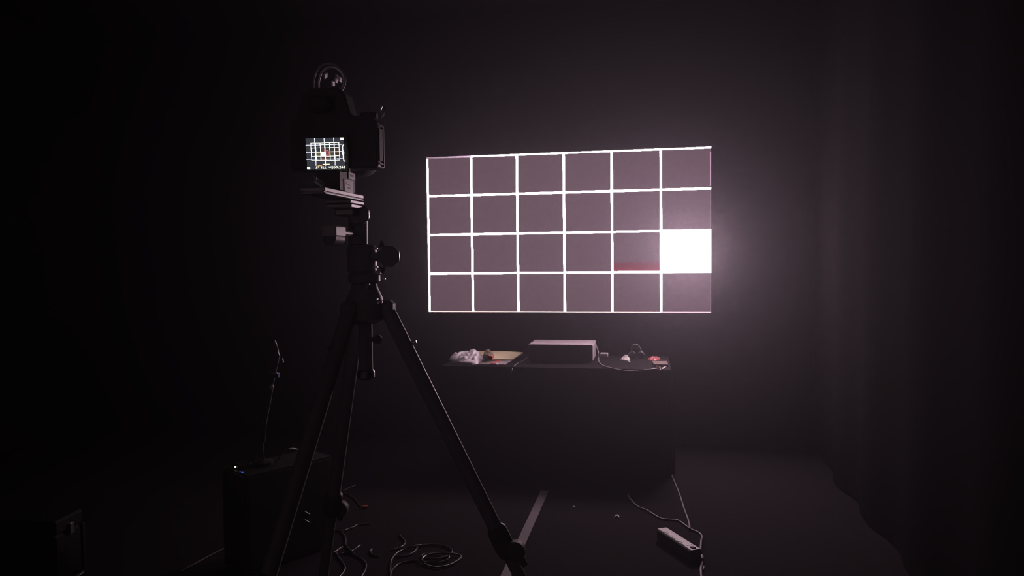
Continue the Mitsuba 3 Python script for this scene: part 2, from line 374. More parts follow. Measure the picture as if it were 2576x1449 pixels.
tag('bottle_cap', 'small round white cap at the front edge of the table', 'cap')

# right-hand things
ad = (-0.3027, 4.7271, 0.7400)
k = 'power_adapter'
obj(k + '__body', cbox((ad[0] - .026, ad[1], AZ), (ad[0] + .026, ad[1] + .045, AZ + .024), .004), 'pale_plastic')
obj(k + '__prong', cbox((ad[0] - .010, ad[1] + .044, AZ + .008), (ad[0] - .007, ad[1] + .058, AZ + .014), .0005), 'chrome')
obj(k + '__prong', cbox((ad[0] + .007, ad[1] + .044, AZ + .008), (ad[0] + .010, ad[1] + .058, AZ + .014), .0005), 'chrome')
tag(k, 'small pale power adapter right of the equipment box on the table', 'adapter')
ts = [p[:2] for p in [(-0.1945, 4.6302, 0.7420), (-0.1679, 4.5787, 0.7420), (-0.1367, 4.6001, 0.7420), (-0.1344, 4.6923, 0.7420), (-0.1631, 4.7271, 0.7420)]]
obj('crumpled_tissue', crumple(ts, AZ, .030, 75, 12, res=20, power=1.1), 'tissue', 20)
tag('crumpled_tissue', 'crumpled whitish tissue left of the headphones on the table', 'tissue')
tc = (-0.1389, 4.5114, 0.7420)
sc = [(tc[0] - .010, tc[1] - .012), (tc[0] + .006, tc[1] - .010), (tc[0] + .012, tc[1] + .010), (tc[0] - .004, tc[1] + .012)]
obj('paper_scrap', crumple(sc, AZ, .011, 60, 15, res=8), 'tissue', 20)
tag('paper_scrap', 'tiny whitish paper scrap in front of the tissue on the table', 'scrap')
# headphones resting on their cups
k = 'headphones'
hc = np.array((-0.0938, 4.6557, 0.7400)); HS = .76
def hp(dx, dz, dy=0.0): return tuple(hc + np.array([dx, .03 + dy, dz]) * HS)
band = [hp(-.038, .045), hp(-.039, .075), hp(-.033, .102), hp(-.016, .113), hp(.004, .112), hp(.020, .100), hp(.034, .072), hp(.041, .045)]
obj(k + '__headband', tube(band, .0055, 10), 'satin_black')
obj(k + '__band_pad', tube([hp(-.022, .085, -.004), hp(-.012, .093, -.004), hp(.000, .094, -.004), hp(.012, .086, -.004)], .006, 8), 'dark_metal')
for sx in (-1, 1):
    c_ = np.array(hp(.036 * sx, .031))
    obj(k + '__ear_cup', lathe(c_ + [0, .013, 0], (0, -1, 0), [(.015, 0), (.0225, .005), (.0235, .016), (.018, .022)], 24), 'satin_black')
    obj(k + '__ear_pad', lathe(c_ + [0, -.0085, 0], (0, -1, 0), [(.020, 0), (.022, .005), (.0195, .009), (.011, .010)], 24), 'rubber_black')
tag(k, 'black headphones resting upright between the tissue and the red packet', 'headphones')
rp = [p[:2] for p in [(-0.0246, 4.6303, 0.7420), (-0.0051, 4.5876, 0.7420), (0.0263, 4.5821, 0.7420), (0.0560, 4.6482, 0.7420), (0.0421, 4.7300, 0.7420), (0.0321, 4.7101, 0.7420), (0.0024, 4.7542, 0.7420), (-0.0051, 4.7061, 0.7420)]]
obj('snack_packet', crumple(rp, AZ, .017, 85, 21, res=18, power=.5), 'red_foil', 12)
tag('snack_packet', 'flat red crinkled packet near the right end of the table', 'packet')
k = 'wallet'
wl = [(0.0157, 4.3355, 0.7540), (0.0953, 4.3364, 0.7540), (0.0914, 4.4772, 0.7540), (0.0021, 4.4674, 0.7540)]
obj(k + '__cover', sheet(wl, .0045, .001), 'tan_leather', 40)
wl2 = [(p[0], p[1], .7495) for p in wl]
obj(k + '__inside', sheet([np.array(p) for p in wl2], .0090, .0004), 'rubber_black', 40)
tag(k, 'tan folded wallet in front of the red packet on the table', 'wallet')
k = 'earphones'
e_ = [(0.0336, 4.2968, 0.7460), (0.0467, 4.2595, 0.7460), (0.0492, 4.1842, 0.7460)]
obj(k + '__bud', lathe(np.array(e_[0]) + [-.006, 0, 0], (1, .2, 0), [(.003, 0), (.006, .003), (.0055, .009), (.003, .013)], 14), 'pink_plastic')
obj(k + '__bud', lathe(np.array(e_[1]) + [-.004, .002, 0], (.7, -.7, .1), [(.003, 0), (.0055, .003), (.005, .009), (.003, .012)], 14), 'pink_plastic')
obj(k + '__stem', rod(np.array(e_[2]) + [0, -.008, 0], np.array(e_[2]) + [-.001, .014, 0], .0035), 'pink_plastic')
tag(k, 'pale pink earphones in front of the tan wallet on the table', 'earphones')
g_ = [(0.0533, 4.2506, 0.7440), (0.0619, 4.2289, 0.7440), (0.0908, 4.3406, 0.7440), (0.0846, 4.3719, 0.7440)]
obj('metal_strip', sheet(g_, .003, .0006), 'dark_metal', 40)
tag('metal_strip', 'short grey metal strip beside the pink earphones on the table', 'metal strip')

# cables on the table
obj('hanging_cable', tube([(-0.7492, 4.5200, 0.7816), (-0.7891, 4.6338, 0.7430), (-0.7863, 4.4682, 0.7430), (-0.8031, 4.3535, 0.7430), (-0.8073, 4.2320, 0.7343), (-0.8114, 4.2080, 0.7084), (-0.8145, 4.2040, 0.6760)], .0028), 'cable_grey')
tag('hanging_cable', 'thin grey cable hanging over the table edge left of the equipment box', 'cable')
obj('trailing_cable', tube([(-.352, 4.70, .825), (-0.3446, 4.6600, 0.8146), (-0.3291, 4.6000, 0.7869), (-0.3265, 4.5758, 0.7450), (-0.3142, 4.4535, 0.7450), (-0.2898, 4.3390, 0.7450), (-0.2471, 4.2481, 0.7450), (-0.1932, 4.2150, 0.7382), (-0.1365, 4.2050, 0.7327), (-0.0650, 4.2120, 0.7352), (0.0018, 4.2002, 0.7450), (0.0375, 4.2345, 0.7450)], .0038), 'cable_grey')
tag('trailing_cable', 'grey cable curving from the equipment box along the front table edge', 'cable')

# ------------------------------------------------------------------ floor: tape, power strip, cables, scraps
tq = [(-0.5970, 3.8299, 0.1372), (-0.5549, 3.8364, 0.1372), (-0.5312, 2.7698, 0.1372), (-0.5743, 2.7627, 0.1372)]
xa, xb = (tq[0][0] + tq[3][0]) / 2, (tq[1][0] + tq[2][0]) / 2
tp = [(xa, tq[0][1]), (xb, tq[0][1]), (xb, 2.2), (xa, 2.2)]
obj('floor_tape', cat([quad(*[(x, y, FZ + .0012) for x, y in tp])]), 'white_tape', False)
tag('floor_tape', 'strip of pale tape on the floor running towards the table', 'tape')
k = 'power_strip'
pa, pb = np.array((0.0405, 3.2520, 0.1880)), np.array((0.1771, 3.0232, 0.1880))
d_ = (pb - pa); L_ = np.linalg.norm(d_); ang = math.degrees(math.atan2(d_[1], d_[0])); mid = (pa + pb) / 2
def ps(lo, hi, b): 
    m = cbox(lo, hi, b); turn(m, (0, 0, 1), ang); m.apply_translation([mid[0], mid[1], FZ]); return m
obj(k + '__body', ps((-L_ / 2, -.026, 0.0), (L_ / 2, .026, .050), .005), 'strip_grey')
for q in range(5):
    x = -L_ / 2 + .05 + q * (L_ - .12) / 4
    m = lathe((x, 0, .0485), (0, 0, 1), [(.019, 0), (.020, .0015), (.0195, .003), (.017, .0032)], 24)
    turn(m, (0, 0, 1), ang); m.apply_translation([mid[0], mid[1], FZ])
    obj(k + '__socket', m, 'strip_grey')
obj(k + '__switch', ps((L_ / 2 - .034, -.009, .048), (L_ / 2 - .014, .009, .055), .002), 'rubber_black')
tag(k, 'long grey power strip lying on the floor right of the tape', 'power strip')
CZ = .0045
def floor_cable(name, pts, label, r=.0042, m='cable_grey', group=None):
    kk = obj(name, tube(pts, r), m); tag(kk, label, 'cable', group); return kk
endp = mid + d_ / 2
floor_cable('power_cable', [(-0.1227, 3.8118, 0.1410), (-0.1066, 3.7442, 0.1410), (-0.0707, 3.6464, 0.1410), (-0.0276, 3.6007, 0.1410), (0.0363, 3.4993, 0.1410), (0.0821, 3.4851, 0.1410), (0.1186, 3.4803, 0.1410), (0.1473, 3.4275, 0.1410), (0.1733, 3.3761, 0.1410), (0.2060, 3.3373, 0.1410), (0.2168, 3.2914, 0.1410), (0.2086, 3.2179, 0.1510), (endp[0] + .012, endp[1] + .01, FZ + .024), (endp[0] - .01, endp[1] + .006, FZ + .024)], 'grey power cable winding over the floor to the power strip', .0045)
floor_cable('thin_cable', [(0.1097, 4.1673, 0.1510), (0.1206, 4.0942, 0.1420), (0.1418, 3.8563, 0.1420), (0.1548, 3.6438, 0.1420), (0.1667, 3.4957, 0.1420), (0.1692, 3.3642, 0.1470)], 'straight thin cable running from the curtain side to the power cable', .0042)
k = 'extension_lead'
obj(k + '__cord', tube([(0.2015, 3.0591, 0.1420), (0.1998, 3.0108, 0.1420), (0.1895, 2.9473, 0.1420), (0.1865, 2.8552, 0.1420), (0.1881, 2.7693, 0.1420)], .0048), 'cable_grey')
xe = (0.1992, 3.0240, 0.1480)
obj(k + '__connector', lathe(np.array(xe) + [-.002, .035, 0], (.05, -1, 0), [(.006, 0), (.010, .006), (.012, .022), (.006, .040)], 16), 'strip_grey')
obj(k + '__cable_tie', tube([(0.2035, 2.9725, 0.1420), (0.2003, 2.9491, 0.1420), (0.1962, 2.9334, 0.1420)], .003), 'cable_grey')
tag(k, 'extension lead with its connector on the floor in front of the power strip', 'cable')
w_ = (-0.1677, 3.4945, 0.1390)
sc = [(w_[0] - .011, w_[1] - .016), (w_[0] + .009, w_[1] - .012), (w_[0] + .012, w_[1] + .012), (w_[0] - .008, w_[1] + .010)]
obj('paper_crumb', crumple(sc, FZ, .014, 60, 33, res=8), 'scrap_white', 60)
tag('paper_crumb', 'bright white scrap alone on the floor between tape and power strip', 'scrap')
w_ = (-0.3857, 3.6058, 0.1380)
obj('dust_fleck', crumple([(w_[0] - .005, w_[1] - .006), (w_[0] + .005, w_[1] - .006), (w_[0] + .005, w_[1] + .006), (w_[0] - .005, w_[1] + .006)], FZ, .005, 60, 35, res=6), 'tissue', 20)
tag('dust_fleck', 'faint pale fleck on the floor right of the tape', 'scrap')

G = 'black cables lying on the floor left of the tripod'
def fc(pts, label, r=.0040): floor_cable('floor_cable', pts, label, r, 'cable_black', G)
k = 'audio_lead'
obj(k + '__cord', tube([(-1.7422, 3.7630, 0.1560), (-1.7275, 3.7558, 0.1410), (-1.6592, 3.6605, 0.1410), (-1.6210, 3.6256, 0.1410), (-1.5657, 3.5811, 0.1410), (-1.5155, 3.5308, 0.1410), (-1.4393, 3.4257, 0.1410)], .0036), 'cable_black')
xp = np.array((-1.4281, 3.4038, 0.1460)); xq = np.array((-1.4052, 3.4252, 0.1460))
obj(k + '__plug', lathe(xp, xq - xp, [(.004, 0), (.007, .006), (.009, .02), (.0075, float(np.linalg.norm(xq - xp)))], 16), 'red_plastic')
tag(k + '__plug', 'dull red plug'); tag(k, 'thin lead ending in a dull red plug behind the computer tower', 'cable')
fc([(-1.6217, 3.6175, 0.1500), (-1.6269, 3.6862, 0.1410), (-1.6173, 3.7227, 0.1410), (-1.6025, 3.7534, 0.1410)], 'short black cable branching off the red plug lead')
k = 'plug_lead'
obj(k + '__cord', tube([(-1.5407, 3.2883, 0.1410), (-1.5582, 3.3309, 0.1410), (-1.5742, 3.3748, 0.1410), (-1.5705, 3.3903, 0.1440), (-1.5616, 3.4036, 0.1450)], .0034), 'cable_black')
xp = np.array((-1.5661, 3.4090, 0.1460)); xq = np.array((-1.5422, 3.3888, 0.1460))
obj(k + '__plug', lathe(xp, xq - xp, [(.005, 0), (.009, .006), (.008, .026)], 14), 'pale_plastic')
tag(k, 'brownish lead with a pale plug at the back of the computer tower', 'cable')
k = 'red_tip_lead'
xp = np.array((-1.6350, 3.5418, 0.1460)); xq = np.array((-1.6092, 3.4947, 0.1460))
obj(k + '__plug', lathe(xp, xq - xp, [(.004, 0), (.007, .006), (.006, .05)], 14), 'red_plastic')
obj(k + '__cord', tube([xq, (-1.5989, 3.4863, 0.1410), (-1.5635, 3.4363, 0.1410), (-1.5267, 3.3823, 0.1410)], .003), 'cable_black')
tag(k, 'thin lead with a small red tip behind the computer tower', 'cable')
fc([(-1.4669, 3.1192, 0.1410), (-1.4482, 3.1172, 0.1410), (-1.4197, 3.1017, 0.1410), (-1.3941, 3.1008, 0.1410), (-1.3772, 3.1335, 0.1410), (-1.3633, 3.1561, 0.1410), (-1.3587, 3.1825, 0.1410), (-1.3351, 3.2019, 0.1410), (-1.3054, 3.2118, 0.1410)], 'black cable lying across the floor level with the middle of the tower')
fc([(-1.3936, 3.0910, 0.1410), (-1.3591, 3.0431, 0.1410), (-1.3327, 2.9957, 0.1410), (-1.3177, 2.9570, 0.1410), (-1.2876, 2.9173, 0.1410), (-1.2570, 2.8800, 0.1440), (-1.2299, 2.8537, 0.1410), (-1.1889, 2.8231, 0.1410), (-1.1602, 2.7914, 0.1410), (-1.1433, 2.7626, 0.1410), (-1.1290, 2.7187, 0.1410), (-1.1201, 2.6643, 0.1410), (-1.1104, 2.6052, 0.1410)], 'long black cable snaking down the floor to the frame edge, second from tower')
fc([(-1.2933, 2.8561, 0.1410), (-1.2784, 2.8712, 0.1410), (-1.2528, 2.8704, 0.1490), (-1.2535, 2.9228, 0.1410), (-1.2503, 2.9588, 0.1410)], 'short black cable crossing the long snaking cable')
fc([(-1.3169, 2.9258, 0.1410), (-1.3200, 2.9121, 0.1410), (-1.3244, 2.8852, 0.1410), (-1.3253, 2.8593, 0.1410)], 'short straight black cable beside the tower foot')
fc([(-1.3222, 2.8684, 0.1410), (-1.3047, 2.8416, 0.1410), (-1.2826, 2.8120, 0.1410), (-1.2527, 2.7763, 0.1410), (-1.2269, 2.7411, 0.1410), (-1.2158, 2.7197, 0.1410), (-1.2066, 2.6834, 0.1410), (-1.2039, 2.6469, 0.1410), (-1.2013, 2.6042, 0.1410)], 'bent black cable nearest the tower, leaving at the frame edge')
fc([(-1.1822, 2.9256, 0.1410), (-1.1809, 2.9041, 0.1410), (-1.1712, 2.8843, 0.1410), (-1.1502, 2.8625, 0.1410), (-1.1223, 2.8587, 0.1410)], 'small hook shaped black cable end on the floor')
fc([(-1.1189, 3.1009, 0.1410), (-1.1006, 3.0704, 0.1410), (-1.0728, 3.0329, 0.1410), (-1.0608, 2.9984, 0.1410), (-1.0642, 2.9666, 0.1410), (-1.0804, 2.9464, 0.1410), (-1.0964, 2.9265, 0.1410)], 'short curved black cable left of the coil, farthest from the camera')
fc([(-1.0244, 3.0088, 0.1410), (-1.0050, 2.9940, 0.1410), (-0.9937, 2.9648, 0.1410), (-0.9939, 2.9174, 0.1410), (-1.0127, 2.8848, 0.1410), (-1.0449, 2.8671, 0.1410), (-1.0727, 2.8668, 0.1410)], 'C shaped black cable directly left of the coil')
fc([(-0.9859, 3.0015, 0.1410), (-1.0093, 2.9640, 0.1490), (-1.0417, 2.9483, 0.1410), (-1.0591, 2.9068, 0.1410), (-1.0607, 2.8481, 0.1410), (-1.0535, 2.8048, 0.1410), (-1.0348, 2.7494, 0.1410), (-1.0042, 2.6617, 0.1410), (-0.9798, 2.5955, 0.1410)], 'black cable sweeping down from the coil to the frame edge')
fc([(-0.9483, 2.8420, 0.1410), (-0.9795, 2.8329, 0.1410), (-1.0085, 2.8082, 0.1410), (-1.0207, 2.7709, 0.1410), (-1.0143, 2.7075, 0.1490), (-0.9999, 2.6549, 0.1490), (-0.9827, 2.6123, 0.1410)], 'black cable arching in front of the coil to the frame edge')
fc([(-1.8597, 2.5876, 0.1410), (-1.8531, 2.6427, 0.1410), (-1.8430, 2.7085, 0.1410), (-1.8324, 2.7771, 0.1410), (-1.8207, 2.8355, 0.1410)], 'faint straight cable on the dark floor left of the tower', .0035)
coil = [(-0.9997, 2.9834, 0.1420), (-0.9398, 3.0154, 0.1420), (-0.8754, 3.0034, 0.1420), (-0.8383, 2.9657, 0.1420), (-0.8332, 2.9283, 0.1420), (-0.8482, 2.8901, 0.1430), (-0.8789, 2.8663, 0.1440), (-0.9147, 2.8605, 0.1440), (-0.9429, 2.8788, 0.1430),
        (-0.9448, 2.9010, 0.1440), (-0.9154, 2.9184, 0.1440), (-0.8765, 2.9222, 0.1450), (-0.8393, 2.9073, 0.1450), (-0.8267, 2.8805, 0.1450), (-0.8340, 2.8582, 0.1420), (-0.8640, 2.8334, 0.1420), (-0.8994, 2.8276, 0.1420),
        (-0.9224, 2.8205, 0.1500), (-0.9298, 2.8491, 0.1510), (-0.9168, 2.8841, 0.1510), (-0.8744, 2.9035, 0.1510), (-0.8192, 2.9157, 0.1480), (-0.7838, 2.9113, 0.1420), (-0.7814, 2.8829, 0.1420), (-0.7932, 2.8449, 0.1420), (-0.8136, 2.8102, 0.1420), (-0.8506, 2.7886, 0.1420), (-0.8901, 2.7977, 0.1420), (-0.9207, 2.8201, 0.1420)]
obj('coiled_cable', tube(coil, .0042), 'cable_black')
tag('coiled_cable', 'black cable coiled in loops on the floor left of the tripod leg', 'cable')

# ------------------------------------------------------------------ camera on its tripod
HX, HY = -.500, 1.225
k = 'tripod'
APEX, TH_ = 1.375, math.radians(25.5)
def on_leg(phi, r): return np.array([HX + r * math.cos(phi), HY + r * math.sin(phi), APEX - r / math.tan(TH_)])
obj(k + '__hub', lathe((HX, HY, 1.268), (0, 0, 1), [(.020, 0), (.034, .008), (.036, .030), (.030, .050), (.024, .062), (.022, .070)], 32), 'satin_black')
obj(k + '__center_column', rod((HX, HY, 1.185), (HX, HY, 1.336), .0125, n=24), 'satin_black')
obj(k + '__column_hook', lathe((HX, HY, 1.186), (0, 0, -1), [(.013, 0), (.0155, .004), (.0155, .014), (.010, .018)], 24), 'dark_metal')
obj(k + '__column_knob', lathe((HX + .012, HY, 1.240), (1, -.25, 0), [(.004, 0), (.004, .006), (.008, .007), (.008, .016), (.006, .018)], 20, 6, .12), 'dark_metal')
for q, phi in enumerate((math.radians(10), math.radians(130), math.radians(250))):
    dr_ = np.array([math.cos(phi), math.sin(phi), 0])
    leg = k + '__leg' + (f'_{q:03d}' if q else '')
    r1, r2, r3, r4 = .045, .252, .43, .5825
    scene_leg = cat([rod(on_leg(phi, .040), on_leg(phi, r2 - .004), .0135, .0130, 24)])
    obj(leg, scene_leg, 'satin_black')
    obj(leg + '__middle_section', rod(on_leg(phi, r2 - .02), on_leg(phi, r3), .0112, n=22), 'satin_black')
    obj(leg + '__lower_section', rod(on_leg(phi, r3 - .02), on_leg(phi, r4), .0085, n=20), 'satin_black')
    for rr_, w0 in ((r2 - .012, .0182), (r3 - .006, .0150)):
        a = on_leg(phi, rr_ - .014); b = on_leg(phi, rr_ + .014)
        obj(leg + '__leg_lock', lathe(a, b - a, [(w0 * .72, 0), (w0, .006), (w0 * 1.04, .020), (w0 * 1.04, .042), (w0 * .9, .056), (w0 * .62, .062)], 30, 10, .06), 'rubber_black')
        side = np.cross(b - a, dr_); side /= np.linalg.norm(side)
    obj(leg + '__rubber_foot', lathe(on_leg(phi, r4 + .001) + [0, 0, .002], on_leg(phi, r4 - .02) - on_leg(phi, r4), [(.010, 0), (.012, .006), (.012, .026), (.009, .034)], 20), 'rubber_black')
    ax = on_leg(phi, r2 + .01) - on_leg(phi, r2 - .01); ax /= np.linalg.norm(ax)
    lv = on_leg(phi, r2 - .004) + np.array([.017, -.008, .006]) if q != 1 else on_leg(phi, r2 - .004) + np.array([.015, .008, .004])
    lever = cat([lathe(lv + [0, .009, 0], (0, -1, 0), [(.014, 0), (.0175, .002), (.0175, .015), (.014, .017)], 30),
                 rod(lv, lv + ax * .030 + [.004, 0, 0], .009, .006, 18)])
    obj(leg + '__lock_lever', lever, 'rubber_black')
    hinge = on_leg(phi, .040)
    obj(leg + '__hinge', cat([cbox(hinge + [-.013, -.013, -.012], hinge + [.013, .013, .018], .006)]), 'satin_black')
    cl = on_leg(phi, .068) + dr_ * .014
    obj(leg + '__angle_catch', lathe(cl, dr_ + [0, 0, .3], [(.003, 0), (.004, .002), (.004, .007), (.0025, .009)], 14), 'chrome')
tag(k, 'black tripod with spread legs standing in the dark left of the table', 'tripod')

k = 'tripod__head'
obj(k, cat([lathe((HX, HY, 1.339), (0, 0, 1), [(.024, 0), (.028, .004), (.028, .016), (.022, .020)], 30),
            lathe((HX - .004, HY, 1.358), (0, 0, 1), [(.022, 0), (.026, .004), (.026, .044), (.022, .049)], 36),
            lathe((HX - .010, HY, 1.406), (0, 0, 1), [(.014, 0), (.017, .003), (.017, .049), (.014, .052)], 36)]), 'satin_black')
def knob(c, d, r, tabs):
    kk = k + '__knob'
    n = 0
    while kk in scene: n += 1; kk = f'{k}__knob_{n:03d}'
    d = np.asarray(d, float) / np.linalg.norm(d); c = np.asarray(c, float)
    obj(kk, lathe(c, d, [(r * .55, 0), (r * .95, .003), (r, .006), (r, .013), (r * .90, .016), (r * .5, .017)], 48, 8, .05), 'knob_black')
    obj(k + '__knob_shaft', rod(c - d * .022, c + d * .002, r * .36), 'satin_black')
    a, b, _ = frame(d)
    for sx, sz in tabs:
        p = c + np.array([sx, -.006, sz])
        wing = extrude(Polygon([(-.006, 0), (-.0005, .014 * np.sign(sz)), (.007, .001), (.0005, .004 * np.sign(sz))] if sz > 0 else [(-.006, .001), (.0005, -.004), (.007, 0), (.0015, -.013)]), .004, p, np.array([.62, .78, 0]), (0, 0, 1))
        obj(k + '__pointer', wing, 'grey_metal')
knob((-0.4917, 1.1900, 1.4586), (.22, -1, 0), .0185, [(-.012, -.0155)])
knob((-0.4385, 1.1900, 1.3863), (.22, -1, 0), .0185, [(-.0135, .0135), (-.0135, -.0165)])
obj(k + '__axle', rod((HX + .02, HY - .01, 1.386), np.array((-0.4528, 1.2150, 1.3865)), .008), 'satin_black')
ga, gb = (-0.4870, 1.0811, 1.4261), (-0.4870, 1.1208, 1.4275)
gr = cbox((-.512, ga[1], ga[2] - .008), (-.487, gb[1], ga[2] + .0095), .002)
obj(k + '__grip', gr, 'grip_grey')
obj(k + '__grip_underside', lathe((-.4995, ga[1] + .001, ga[2] - .010), (0, 1, 0), [(.006, 0), (.0115, .001), (.0115, gb[1] - ga[1] - .003), (.006, gb[1] - ga[1] - .002)], 24), 'satin_black')
obj(k + '__grip_stem', rod((-.4995, gb[1] - .004, ga[2]), (HX - .010, HY - .012, ga[2]), .005), 'satin_black')
obj(k + '__level_post', cbox(np.array((-0.4891, 1.2050, 1.3152)) + [0, 0, 0], np.array((-0.4838, 1.2050, 1.3419)) + [.0, .008, 0], .0006), 'dark_metal')
for px in ((-0.4696, 1.1950, 1.4018), (-0.4695, 1.1950, 1.3689), (-0.4643, 1.1950, 1.3579), (-0.4562, 1.1950, 1.3489), (-0.4706, 1.1950, 1.3133), (-0.4678, 1.1950, 1.3071), (-0.4620, 1.1950, 1.3078)):
    p = np.array(px)
    obj(k + '__bolt', lathe(p + [-.001, .016, -.001], (.35, -1, 0), [(.0022, 0), (.0026, .001), (.0026, .014), (.0012, .0165)], 14), 'chrome')
# clamp, long rail and the labelled mounting block
obj(k + '__clamp', cat([cbox((HX - .022, 1.125, 1.4665), (HX + .021, 1.182, 1.4725), .001), cbox((HX - .022, 1.122, 1.4735), (HX + .021, 1.180, 1.479), .001), cbox((HX - .020, 1.15, 1.455), (HX + .014, 1.20, 1.4670), .002)]), 'grey_metal')
rail = cat([cbox((HX - .020, 1.030, 1.4805), (HX + .020, 1.180, 1.4835), .0008), cbox((HX - .017, 1.032, 1.4830), (HX + .017, 1.178, 1.4850), .0005), cbox((HX - .020, 1.030, 1.4845), (HX + .020, 1.180, 1.4905), .0008)])
obj(k + '__rail', rail, 'grey_metal')
obj(k + '__mounting_block', cbox((HX - .020, 1.085, 1.4900), (HX + .0185, 1.150, 1.5250), .002), 'camera_black')
def sticker(y0, y1, z0, z1, strokes):
    x = HX + .0188
    kk = obj(k + '__sticker', cbox((x - .0004, y0, z0), (x + .0006, y1, z1), .0002), 'sticker_white')
    for a, b, c_, d in strokes:
        obj(k + '__writing', cbox((x + .0004, a, b), (x + .0008, c_, d), .0001), 'ink')
sticker(1.103, 1.138, 1.4885, 1.5105, [(1.109, 1.5035, 1.112, 1.5055), (1.113, 1.5025, 1.119, 1.5040), (1.120, 1.5015, 1.128, 1.5030), (1.116, 1.4965, 1.126, 1.4985)])
sticker(1.120, 1.147, 1.5125, 1.5235, [(1.126, 1.5170, 1.140, 1.5200)])
sl = (-0.5050, 1.0484, 1.5012)
obj(k + '__release_lever', turn(cbox((HX + .000, 1.028, 1.4975), (HX + .006, 1.060, 1.5045), .001), (1, 0, 0), -14, (HX, 1.04, 1.50)), 'grey_metal')
tag(k, 'geared head with black knobs and a grey rail')

# the camera itself
k = 'photo_camera'
CY0 = 1.103
body = Polygon([(-.574, 1.526), (-.424, 1.526), (-.424, 1.598), (-.436, 1.608), (-.468, 1.611), (-.478, 1.646), (-.490, 1.657), (-.540, 1.657), (-.552, 1.644), (-.560, 1.611), (-.574, 1.604)]).buffer(.006).buffer(-.012).buffer(.006)
obj(k + '__body', extrude(body, .034, (0, CY0 + .034, 0), (1, 0, 0), (0, 0, 1), .003), 'camera_black')
obj(k + '__grip', turn(cbox((-.470, CY0 + .028, 1.530), (-.4260, CY0 + .044, 1.596), .007), (0, 0, 1), 0), 'camera_black')
obj(k + '__lens_mount', lathe((-.505, CY0 + .032, 1.566), (0, 1, 0), [(.036, 0), (.037, .004), (.037, .012)], 36), 'dark_metal')
obj(k + '__lens', lathe((-.505, CY0 + .042, 1.566), (0, 1, 0), [(.033, 0), (.036, .01), (.036, .05), (.039, .055), (.039, .085), (.037, .095), (.030, .095), (.026, .080)], 36, 0), 'satin_black')
obj(k + '__eyepiece', cat([cbox((-.535, CY0 - .014, 1.617), (-.496, CY0 + .004, 1.643), .006)]), 'rubber_black')
obj(k + '__card_door', cat([cbox((-.4245, CY0 + .006, 1.538), (-.4228, CY0 + .022, 1.590), .0006)]), 'camera_black')
obj(k + '__door_seam', cat([cbox((-.4240, CY0 + .0230, 1.530), (-.4222, CY0 + .0245, 1.594), .0003), cbox((-.4240, CY0 + .005, 1.592), (-.4222, CY0 + .0235, 1.5935), .0003), cbox((-.4240, CY0 + .005, 1.5330), (-.4222, CY0 + .0235, 1.5350), .0003)]), 'dark_metal')
obj(k + '__strap_lug', tube([(-.424, CY0 + .02, 1.608), (-.420, CY0 + .02, 1.614), (-.419, CY0 + .022, 1.622), (-.423, CY0 + .024, 1.628), (-.427, CY0 + .024, 1.620), (-.425, CY0 + .022, 1.609)], .0012, 8, .002), 'chrome')
obj(k + '__dial', lathe((-.447, CY0 + .026, 1.609), (0, 0, 1), [(.014, 0), (.014, .008), (.012, .009)], 30, 15, .05), 'camera_black')
obj(k + '__hot_shoe', cat([cbox((-.526, CY0 + .012, 1.656), (-.502, CY0 + .034, 1.660), .0006)]), 'dark_metal')
tag(k, 'black camera with a lit rear display on the tripod', 'camera')
# tilted rear display
q00, q10, q11, q01 = (np.array(p) for p in ((-0.5417, 1.0980, 1.5267), (-0.4763, 1.0980, 1.5253), (-0.4750, 1.0900, 1.5738), (-0.5397, 1.0900, 1.5746)))
def lcd(u, v, lift=0.0):
    p = q00 * (1 - u) * (1 - v) + q10 * u * (1 - v) + q11 * u * v + q01 * (1 - u) * v
    n = np.cross(q10 - q00, q01 - q00); return p + lift * n / np.linalg.norm(n)
def lq(u0, v0, u1, v1, lift): return quad(lcd(u0, v0, lift), lcd(u1, v0, lift), lcd(u1, v1, lift), lcd(u0, v1, lift))
fr = m3.Manifold.hull_points(np.array([lcd(u, v, l) for u in (-.09, 1.09) for v in (-.10, 1.10) for l in (-.0012, -.0052)]))
obj(k + '__display_frame', tm(fr), 'camera_black', False)
obj(k + '__display_hinge', cat([cbox(np.array(lcd(-.12, .2, -.010)), np.array(lcd(-.12, .8, -.010)) + [.006, .010, 0], .001)]), 'camera_black')
s = glow(k + '__display', lq(0, 0, 1, 1, -.0006), (.045, .049, .062), .02)
WL = (2.6, 2.6, 2.0); GL = (1.9, 2.0, 2.6)
g = .0085
for u in (.243, .494, .743): glow(s + '__guide_line', lq(u - g, .12, u + g, 1, .0001), GL, .01)
for v in (.785, .560, .330): glow(s + '__guide_line', lq(0, v - g, .94, v + g, .0002), GL, .01)
iu = [.137, .262, .383, .505, .627, .750, .872]; iv = [.290, .420, .555, .690, .845]
for u in iu: glow(s + '__picture_line', lq(u - g, iv[0], u + g, iv[4], .0003), WL, .01)
for v in iv: glow(s + '__picture_line', lq(iu[0], v - g, iu[6] + .01, v + g, .0004), WL, .01)
glow(s + '__picture_square', lq(iu[2], iv[1], iu[3] + .01, iv[2], .0005), (6, 6, 5.6), .05)
for (a, b), c_ in {(1, 1): (.14, .13, .05), (3, 1): (.12, .06, .055), (2, 2): (.10, .055, .05), (2, 0): (.09, .055, .05), (3, 0): (.09, .05, .045), (4, 1): (.09, .07, .055), (5, 1): (.075, .045, .03), (5, 2): (.07, .045, .03), (4, 2): (.06, .05, .05), (3, 3): (.02, .055, .03), (2, 3): (.05, .045, .04)}.items():
    glow(s + '__picture_cell', lq(iu[a] + g, iv[b] + g, iu[b * 0 + a + 1] - g, iv[b + 1] - g, .00005), c_, .005)
